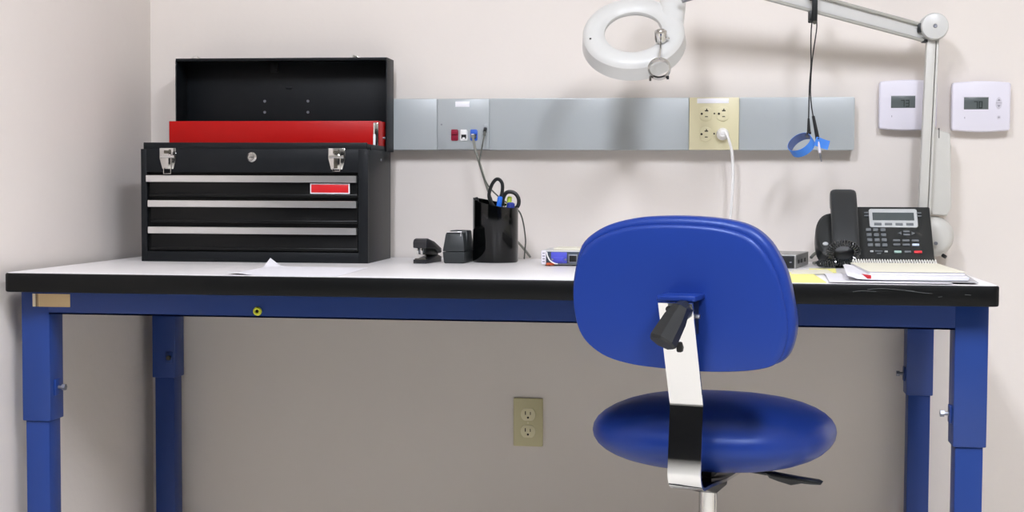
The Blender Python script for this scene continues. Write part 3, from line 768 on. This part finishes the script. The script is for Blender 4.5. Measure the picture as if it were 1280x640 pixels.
for fx in (x0+.012, x1-.012):
    for fy in (y0+.012, y1-.012): obj('foot', MB().cyl((fx, fy, TZ), (fx, fy, z0+.001), .006, 'black_plastic', seg=12), t)
tag(obj('note_slip', MB().box((1.020, y0+.012, z1+.0002), (1.150, y1-.03, z1+.004), 'paper_cream', .001), None, (1.085, -.26, z1)), 'cream paper slip lying on the pale network box', 'paper')
t = thing('switch_box', 'small metal box with black front, right of the chair back', 'network device', (1.5258, -.3160, TZ), -11)
obj('case', MB().box((-.095, .002, 0), (0, .190, .0285), 'device_silver', .0012), t, local=True)
obj('front_panel', MB().box((-.094, 0, .001), (-.004, .004, .0265), 'black_plastic', .0006).box((-.0135, -.0005, .012), (-.009, .001, .0145), 'zinc'), t, local=True, label='black front')
for yy in (.03, .075, .125): obj('vent', MB().box((-.0005, yy, .009), (.0006, yy+.014, .017), 'black_hole'), t, local=True)
tag(obj('patch_cable', MB().tube([(1.5680, -.1250, .835), (1.5760, -.110, .8420), (1.5900, -.095, .8480), (1.6300, -.08, .850), (1.68, -.065, .838), (1.72, -.06, .8240)], .0035, 'cable_grey', 8), None, (1.57, -.115, TZ)), 'grey cable running from the small metal box behind the telephone', 'cable')
tag(obj('patch_cable', MB().tube([(1.5720, -.150, .8240), (1.5900, -.100, .8245), (1.6250, -.07, .8250), (1.67, -.05, .8240)], .0032, 'cable_grey', 8), None, (1.58, -.13, TZ)), 'lower grey cable lying on the bench behind the telephone', 'cable')

# ------------------------------------------------------------------ telephone
ph = thing('desk_phone', 'black desk telephone with upright handset and silver framed display', 'telephone', (1.70, -.16, TZ))
sl = Vector((0, .085, .105)).normalized(); nn = Vector((0, -sl.z, sl.y))
O = Vector((1.6650, -.2350, .8420)); FW, FH = .1490, .1310      # face origin (lower left), width, length up the slope
MF = Matrix(((1, sl.x, nn.x, O.x), (0, sl.y, nn.y, O.y), (0, sl.z, nn.z, O.z), (0, 0, 0, 1)))   # local: x right, y up the face, z out
b = MB()
b.prism([(-.2420, TZ), (-.2420, TZ+.0180), (-.2370, TZ+.0235), (-.1530, TZ+.1270), (-.1400, TZ+.1270), (-.1150, TZ+.05), (-.1120, TZ)], 1.6480, 1.8155, 'phone_black', 'x', .003, 3)
b.prism([(-.2400, TZ), (-.2400, TZ+.014), (-.1500, TZ+.085), (-.1150, TZ+.05), (-.1120, TZ)], 1.5900, 1.6500, 'phone_black', 'x', .004, 3)
obj('body', b, ph)
b = MB(); b.prism(rrect(.0015, FW-.001, .002, FH-.001, .006), -.002, .002, 'phone_face', 'z', .001, 2, MF)
face = obj('key_panel', b, ph)
# cradle: rounded ear on the left side
b = MB()
Mc = MF @ Matrix.Translation((-.0520, .048, .0)) 
rings = []
for zz, s in ((-.02, 1.0), (.004, 1.0), (.012, .96), (.016, .86)):
    rings.append([Mc @ Vector((.0420*s*(1 if math.cos(a_) > 0 else 1)*math.copysign(abs(math.cos(a_))**.75, math.cos(a_)), .0620*s*math.copysign(abs(math.sin(a_))**.8, math.sin(a_)), zz)) for a_ in [2*PI*k/40 for k in range(40)]])
b.loft(rings, 'phone_black'); obj('cradle', b, ph)
b = MB(); b.lathe([(0, .018), (.0048, .018), (.006, .0165), (.006, .015)], 'phone_silver', MF @ Matrix.Translation((-.0740, .022, 0)) @ Matrix.Scale(.8, 4, (0, 1, 0)), 24)
obj('badge', b, ph, label='small round silver badge')
# handset
b = MB(); prof = [(-.030, .012), (-.034, .030), (-.028, .043), (-.010, .050), (.05, .056), (.105, .054), (.137, .050), (.150, .042), (.152, .028), (.148, .016), (.135, .012), (.118, .016), (.112, .030), (.06, .033), (.018, .030), (.010, .014), (-.005, .010)]
rings = []
for wx, s in ((-.0275, .72), (-.0262, .86), (-.0225, .955), (-.016, 1.0), (.016, 1.0), (.0225, .955), (.0262, .86), (.0275, .72)):
    cy_, cz_ = .06, .034
    rings.append([MF @ Vector((-.0345 + wx, cy_ + (py-cy_)*(1-(1-s)*.32), cz_ + (pz-cz_)*(1-(1-s)*1.2))) for py, pz in [(q.x, q.y) for q in spline([Vector((a_, c_, 0)) for a_, c_ in prof], 4, True)]])
b.loft(rings, 'handset_black')
obj('handset', b, ph, label='upright black handset', angle=50)
# display
b = MB()
dx0, dx1, dy0, dy1 = .0215, .1225, .0775, .1270
b.prism(rrect(dx0, dx1, dy0, dy1, .005), .001, .0045, 'phone_silver', 'z', .001, 2, MF); fr = obj('display_frame', b, face, label='silver display frame')
obj('display', MB().box((dx0+.007, dy0+.018, .004), (dx1-.007, dy0+.039, .0048), 'phone_lcd', 0, 2, MF), fr)
for k in range(4):
    sx = dx0+.0095+k*.0222; obj('soft_key', MB().box((sx, dy0+.004, .004), (sx+.0155, dy0+.0105, .006), 'phone_key', .0008, 2, MF), fr)
def key(x, y, w, h, m, label=None):
    obj('key', MB().box((x-w/2, y-h/2, .0015), (x+w/2, y+h/2, .0055), m, .0012, 2, MF), face, label=label)
for r_ in range(4):
    for c_ in range(3): key(.0185+c_*.0150+r_*.0006, .0700-r_*.0135, .0105, .0080, 'phone_key')
for c_ in range(3):
    for r_ in range(2):
        white = (c_ == 2 and r_ == 1)
        key(.0750+c_*.0195, .0420-r_*.0110, .0145, .0052, 'key_white' if white else 'phone_key', 'pale key' if white else None)
key(.0760, .0120, .0150, .0056, 'key_green', 'pale green key'); key(.0965, .0122, .0135, .0050, 'phone_key'); key(.1175, .0120, .0165, .0058, 'key_red', 'red key')
key(.0225, .0128, .0070, .0035, 'phone_silver'); key(.0520, .0125, .0070, .0035, 'phone_silver'); key(.0370, .0130, .0160, .0022, 'phone_key'); key(.0370, .0075, .0090, .0025, 'phone_key')
key(.0970, .0660, .0135, .0048, 'phone_key'); key(.0970, .0575, .0135, .0048, 'phone_key')
for pts in (((.0790, .0615), (.0865, .0660), (.0865, .0570)), ((.1150, .0615), (.1075, .0660), (.1075, .0570))):
    obj('key', MB().prism(pts, .0015, .0050, 'phone_key', 'z', .0006, 1, MF), face)
for kx in (.0165, .1265):
    for ky in (.108, .116): key(kx, ky, .0100, .0035, 'phone_key')
# coiled cord: loops from the handset foot round to the left and into the body
cc, cu, cv = Vector((1.6230, -.290, .8530)), Vector((.0285, 0, 0)), Vector((0, -.014, .0215))
path = [cc + cu*math.cos(a_) + cv*math.sin(a_) + Vector((0, -.012*k/90, 0)) for k, a_ in [(k, math.radians(60 - k*4.6)) for k in range(91)]]
path2 = spline([Vector(p) for p in ((1.606, -.312, .8300), (1.592, -.306, .8300), (1.578, -.290, .8300), (1.578, -.270, .8300), (1.590, -.258, .8300), (1.606, -.256, .832))], 40)
def coil(path, rad, wire, pitch):
    pts = []; ang = 0; up = Vector((0, 0, 1)); L = 0
    for i in range(len(path)-1):
        t_ = (path[i+1]-path[i]); dl = t_.length; t_ = t_.normalized()
        up = (up - t_*up.dot(t_)).normalized(); s = t_.cross(up)
        ns = max(1, int(dl/pitch*10))
        for k in range(ns):
            ang += 2*PI*dl/pitch/ns; p = path[i].lerp(path[i+1], k/ns)
            pts.append(p + (up*math.cos(ang)+s*math.sin(ang))*rad)
    return pts
b = MB(); b.tube(coil(path, .0062, .0017, .0052), .0017, 'cord_black', 6, False)
obj('coiled_cord', b, ph)
b = MB(); b.tube(coil(path2, .0056, .0017, .0050), .0017, 'cord_black', 6, False)
obj('coiled_cord', b, ph)

# ------------------------------------------------------------------ papers
def sheet(name, corners, z, th, m, label, cat='paper', lift=None, n=10):
    """a thin sheet from four corners (near left, near right, far right, far left), gently curled by lift(u,v)"""
    A, B, Cc, Dd = [Vector((*p, 0)) for p in corners]
    top = []; 
    for j in range(n+1):
        v = j/n
        for i in range(n+1):
            u = i/n; p = A.lerp(B, u).lerp(Dd.lerp(Cc, u), v)
            top.append(Vector((p.x, p.y, z + th + (lift(u, v) if lift else 0))))
    bot = [p - Vector((0, 0, th)) for p in top]; N = (n+1)*(n+1); fs = []
    for j in range(n):
        for i in range(n):
            a_ = j*(n+1)+i; fs.append((a_, a_+1, a_+n+2, a_+n+1)); fs.append((N+a_, N+a_+n+1, N+a_+n+2, N+a_+1))
    edge = [i for i in range(n+1)] + [j*(n+1)+n for j in range(1, n+1)] + [n*(n+1)+i for i in range(n-1, -1, -1)] + [j*(n+1) for j in range(n-1, 0, -1)]
    for q in range(len(edge)):
        a_, c_ = edge[q], edge[(q+1) % len(edge)]; fs.append((a_, N+a_, N+c_, c_))
    cx = sum(p[0] for p in corners)/4; cy = sum(p[1] for p in corners)/4
    mb = MB().add(top+bot, fs, m)
    o = obj(name, mb, None, (cx, cy, z)); tag(o, label, cat); return o
sheet('paper_sheet', ((.4550, -.7700), (.6700, -.7740), (.6600, -.4900), (.4450, -.4650)), TZ+.0003, .0004, 'paper_white', 'white paper sheet lying in front of the tool box, one corner raised',
      lift=lambda u, v: .017*max(0, 1-u*9-(1-v)*5.5) + .006*max(0, 1-u*4-v*4), n=30)
sheet('paper_sheet', ((1.5600, -.7810), (1.7700, -.7810), (1.7700, -.52), (1.5700, -.52)), TZ+.0022, .0006, 'paper_white', 'white sheet nearest the front edge, under the notebook')
sheet('paper_sheet', ((1.6500, -.7400), (1.8150, -.7700), (1.8350, -.50), (1.68, -.48)), TZ+.0036, .0006, 'paper_grey', 'greyish sheet sticking out right of the white sheets under the notebook')
sheet('yellow_note', ((1.4850, -.7780), (1.5560, -.7720), (1.5480, -.5000), (1.4950, -.4600)), TZ+.0003, .0012, 'note_yellow', 'yellow note sheet at the front edge, right of the chair back', 'note')
sheet('yellow_note', ((1.5420, -.4900), (1.5960, -.4700), (1.6050, -.3300), (1.5520, -.3250)), TZ+.0003, .0012, 'note_yellow', 'yellow note sheet lying before the telephone cord', 'note', lift=lambda u, v: .003*max(0, u-.6))
sheet('paper_sheet', ((1.5050, -.5350), (1.5900, -.52), (1.5850, -.37), (1.5150, -.40)), TZ+.0016, .0006, 'paper_cream', 'small pale sheet overlapping the yellow notes')
# catalogue with a curled left edge, under the notebook
cat = thing('catalogue', 'thick white catalogue with curled left edge under the spiral notebook', 'catalogue', (1.71, -.57, TZ+.0038))
b = MB(); rings = []
prof = [(1.5980, .0075), (1.5960, .0115), (1.6010, .0132), (1.6100, .0118), (1.6200, .0095), (1.6400, .0078), (1.8050, .0074), (1.8080, .0064), (1.8050, .0012), (1.6400, .0006), (1.6150, .0020), (1.6040, .0060)]
for y, dx in ((-.745, -.004), (-.45, .014)):
    rings.append([Vector((x+dx, y, TZ+.0045+z)) for x, z in prof])
b.loft(rings, 'paper_white'); obj('pages', b, cat)
b = MB(); b.prism([(1.6190, TZ+.0150), (1.6350, TZ+.0128), (1.6350, TZ+.0070), (1.6290, TZ+.0072)], -.7458, -.730, 'tab_red', 'y', .0003); obj('tab', b, cat, label='red index tab')
# spiral notebook
nb = thing('spiral_notebook', 'cream spiral notebook on top of the paper pile before the phone', 'notebook', (1.71, -.545, TZ+.0119))
NZ = TZ+.01185
NM = Matrix.Translation((1.7160, -.548, NZ)) @ Matrix.Rotation(math.radians(1.0), 4, 'Z')
def nbx(x0, x1, y0, y1, z0, z1, m, bev): return MB().prism(rrect(x0, x1, y0, y1, .004, 3), z0, z1, m, 'z', bev, 1, NM)
obj('pages', nbx(-.0840, .0840, -.1600, .1480, .0005, .0055, 'paper_white', .0003), nb)
obj('cover', nbx(-.0850, .0850, -.1620, .1500, .0056, .0066, 'paper_cream', .0003), nb, label='cream cover')
b = MB()
for k in range(32):
    x = -.0800 + k*.00516
    pts = [Vector((x+.0004*j, .1480+.0066*math.cos(2*PI*j/8), .0068+.0066*math.sin(2*PI*j/8))) for j in range(9)]
    b.tube([NM @ p for p in pts], .0010, 'cable_white', 5, False)
obj('spiral_binding', b, nb, label='white spiral binding')

# ------------------------------------------------------------------ chair (local frame, y forward)
ch = thing('task_chair', 'blue vinyl swivel chair with chrome back bar, turned to the bench', 'chair', (1.3525, -.73, 0), -13)
SH = Matrix.Translation((.0143, -.0685, 0))
# seat: bulging cushion
b = MB(); rings = []
hw, hd, ht, zc = .2165, .2050, .0626, .5485
NU, NV = 64, 20
def sp(v, e): return math.copysign(abs(v)**e, v)
for i in range(1, NV):
    ph_ = -PI/2 + PI*i/NV
    cr, sz = abs(math.cos(ph_))**.74, sp(math.sin(ph_), .95)
    rings.append([Vector((.010+hw*cr*sp(math.cos(u), .86), hd*cr*sp(math.sin(u), .86), zc+ht*sz)) for u in [2*PI*k/NU for k in range(NU)]])
b.loft(rings, 'vinyl_blue'); obj('seat', b, ch, local=True, angle=80)
# back rest
# outline of the cushion in metres about its centre (0.37 m wide, 0.25 m tall, fuller at the lower right)
OUT = [Vector((*p, 0)) for p in [(-0.1944, 0.0022), (-0.1897, 0.037), (-0.1784, 0.0742), (-0.1555, 0.096), (-0.1235, 0.1112), (-0.078, 0.1212), (-0.0235, 0.1243), (0.0228, 0.1234), (0.0683, 0.1191), (0.1052, 0.109), (0.1325, 0.0894), (0.1508, 0.0633), (0.1646, 0.0327), (0.1738, -0.0066), (0.1792, -0.0458), (0.1738, -0.0806), (0.1601, -0.1046), (0.1325, -0.1155), (0.0823, -0.1221), (0.0228, -0.1243), (-0.0321, -0.1221), (-0.0869, -0.1177), (-0.1327, -0.1068), (-0.1647, -0.0872), (-0.1831, -0.0631), (-0.1924, -0.0283)]]
OUT = spline(OUT, 4, True)
tilt = math.radians(-2)
MBk = SH @ Matrix.Translation((.0100, -.2000, .8165)) @ Matrix.Rotation(-tilt, 4, 'X') @ Matrix.Rotation(PI/2, 4, 'X')   # local z = backwards (to camera)
def ringb(s, dz, ox=0, oy=0): return [MBk @ Vector((p.x*s+ox, p.y*s+oy, dz)) for p in OUT]
b = MB(); b.loft([ringb(.80, -.052), ringb(.92, -.047), ringb(.975, -.036), ringb(1, -.018), ringb(1, .0), ringb(.994, .005), ringb(.975, .0105, -.002, -.0040), ringb(.960, .0110, -.003, -.0070)], 'vinyl_blue')
obj('backrest', b, ch, local=True, angle=60)
b = MB(); b.loft([ringb(.962, .0070, -.0035, -.0080), ringb(.960, .0125, -.0040, -.0085), ringb(.952, .0150, -.0042, -.0088), ringb(.90, .0165, -.004, -.008), ringb(.5, .0170, -.003, -.006), ringb(.05, .0170, -.003, -.005)], 'vinyl_blue')
obj('back_panel', b, ch, local=True, angle=50)
# chrome bar
xb = .0125; bw = .0278
path = [(.09, .4700), (-.02, .4760), (-.13, .4870)]
for k in range(9):
    a_ = math.radians(90*k/8); path.append((-.178 - .034*math.sin(a_), .4900+.030 - .030*math.cos(a_)))
path += [(-.2085, .560), (-.2040, .600), (-.2010, .628), (-.2012, .634), (-.2060, .643), (-.2330, .7030), (-.2630, .7680), (-.2800, .8050)]
b = MB(); b.slab(path, xb-bw, xb+bw, .005, 'seat_chrome', SH)
bar = obj('back_bar', b, ch, local=True, label='flat chrome bar', angle=25)
b = MB()
b.box((xb-.032, -.278, .8065), (xb+.032, -.205, .8160), 'vinyl_blue', .003, 2, SH)
b.box((xb-.022, -.2580, .7500), (xb+.022, -.204, .8060), 'black_plastic', .002, 2, SH)
b.cyl((xb+.0200, -.256, .782), (xb+.0340, -.256, .782), .004, 'zinc', seg=10, T=SH)
obj('bar_socket', b, ch, local=True)
b = MB()
p0 = Vector((xb+.012, -.268, .7940)); p1 = Vector((xb+.010, -.302, .7900)); p2 = Vector((xb-.008, -.326, .7480))
b.cyl(p0, p1, .0170, 'black_plastic', r1=.0150, seg=10, T=SH)
d = (p2-p1).normalized()
b.cyl(p1-d*.010, p1+d*.012, .0150, 'black_plastic', r1=.0200, seg=7, T=SH); b.cyl(p1+d*.012, p2, .0200, 'black_plastic', r1=.0235, seg=7, T=SH); b.cyl(p2, p2+d*.004, .0235, 'black_plastic', r1=.0200, seg=7, T=SH)
b.cyl((xb-.008, -.272, .797), (xb-.008, -.290, .795), .0055, 'black_plastic', seg=10, T=SH)
obj('clamp_knob', b, ch, local=True, label='black angular clamp knob')
b = MB(); b.box((xb-.005, -.2550, .7230), (xb+.005, -.238, .7400), 'black_hole', .003, 2, SH); obj('slot', b, bar, local=True)
b = MB()
b.box((-.02, -.10, .4800), (.03, .10, .500), 'black_plastic', .003)
b.prism([(-.15, .4955), (-.06, .4955), (.06, .470), (.05, .452), (-.03, .452), (-.10, .470), (-.15, .484)], -.012, .024, 'black_plastic', 'x', .003, 2, Matrix.Translation((0, 0, -.014)))
obj('seat_mechanism', b, ch, local=True)
b = MB()
LT = Matrix.Translation((.013, 0, -.0080))
b.tube([(.05, -.03, .494), (.09, -.05, .4945), (.115, -.058, .4935)], .0038, 'black_plastic', 8, T=LT)
b.prism([(.105, .4980), (.118, .4985), (.160, .4935), (.196, .4905), (.2030, .4875), (.2010, .4835), (.185, .4830), (.168, .4835), (.150, .4790), (.128, .4840), (.112, .4890)], -.072, -.050, 'black_plastic', 'y', .003, T=LT)
obj('height_lever', b, ch, local=True)
b = MB(); b.cyl((0, 0, .10), (0, 0, .462), .0168, 'chrome', seg=32)
b.cyl((0, 0, .10), (0, 0, .30), .0260, 'black_plastic', seg=32)
obj('gas_column', b, ch, local=True)
b = MB(); b.cyl((0, 0, .075), (0, 0, .125), .040, 'black_plastic', r1=.034, seg=32)
for k in range(5):
    a_ = 2*PI*k/5+.5; T = Matrix.Rotation(a_, 4, 'Z')
    b.prism([(.02, .118), (.10, .108), (.285, .072), (.290, .062), (.27, .056), (.10, .080), (.02, .082)], -.017, .017, 'black_plastic', 'y', .003, 2, T)
obj('star_base', b, ch, local=True)
for k in range(5):
    a_ = 2*PI*k/5+.5; T = Matrix.Rotation(a_, 4, 'Z')
    b = MB(); b.cyl((.272, 0, .050), (.272, 0, .070), .007, 'zinc', seg=12, T=T); b.cyl((.285, -.018, .026), (.285, -.004, .026), .026, 'black_plastic', seg=24, T=T); b.cyl((.285, .004, .026), (.285, .018, .026), .026, 'black_plastic', seg=24, T=T)
    b.box((.262, -.004, .030), (.296, .004, .054), 'black_plastic', .002, 2, T)
    obj('caster', b, ch, local=True)

# ------------------------------------------------------------------ camera, world, colour
cd = bpy.data.cameras.new('camera'); cam = bpy.data.objects.new('camera', cd); C.objects.link(cam)
yaw, pitch, roll, fpx = .1414, -.0469, .0044, 1823.04
f = Vector((-math.sin(yaw)*math.cos(pitch), math.cos(yaw)*math.cos(pitch), math.sin(pitch)))
r = Vector((math.cos(yaw), math.sin(yaw), 0)); u = r.cross(f)
r2 = r*math.cos(roll) + u*math.sin(roll); u2 = u*math.cos(roll) - r*math.sin(roll)
cam.matrix_world = Matrix(((r2.x, u2.x, -f.x, 1.3683), (r2.y, u2.y, -f.y, -3.3898), (r2.z, u2.z, -f.z, .9857), (0, 0, 0, 1)))
cd.sensor_fit = 'HORIZONTAL'; cd.sensor_width = 36; cd.lens = 36*fpx/1280; cd.clip_start = .05
sc.camera = cam
w = bpy.data.worlds.new('world'); sc.world = w; w.use_nodes = True
w.node_tree.nodes['Background'].inputs['Color'].default_value = (.8, .8, .8, 1); w.node_tree.nodes['Background'].inputs['Strength'].default_value = .1
sc.view_settings.view_transform = 'Standard'; sc.view_settings.look = 'None'; sc.view_settings.gamma = 1
sc.view_settings.use_curve_mapping = False; sc.view_settings.exposure = 0.0
sc.cycles.max_bounces = 10; sc.cycles.diffuse_bounces = 6; sc.cycles.glossy_bounces = 5; sc.cycles.transmission_bounces = 8
sc.cycles.caustics_reflective = False; sc.cycles.caustics_refractive = False
sc.cycles.sample_clamp_indirect = 4
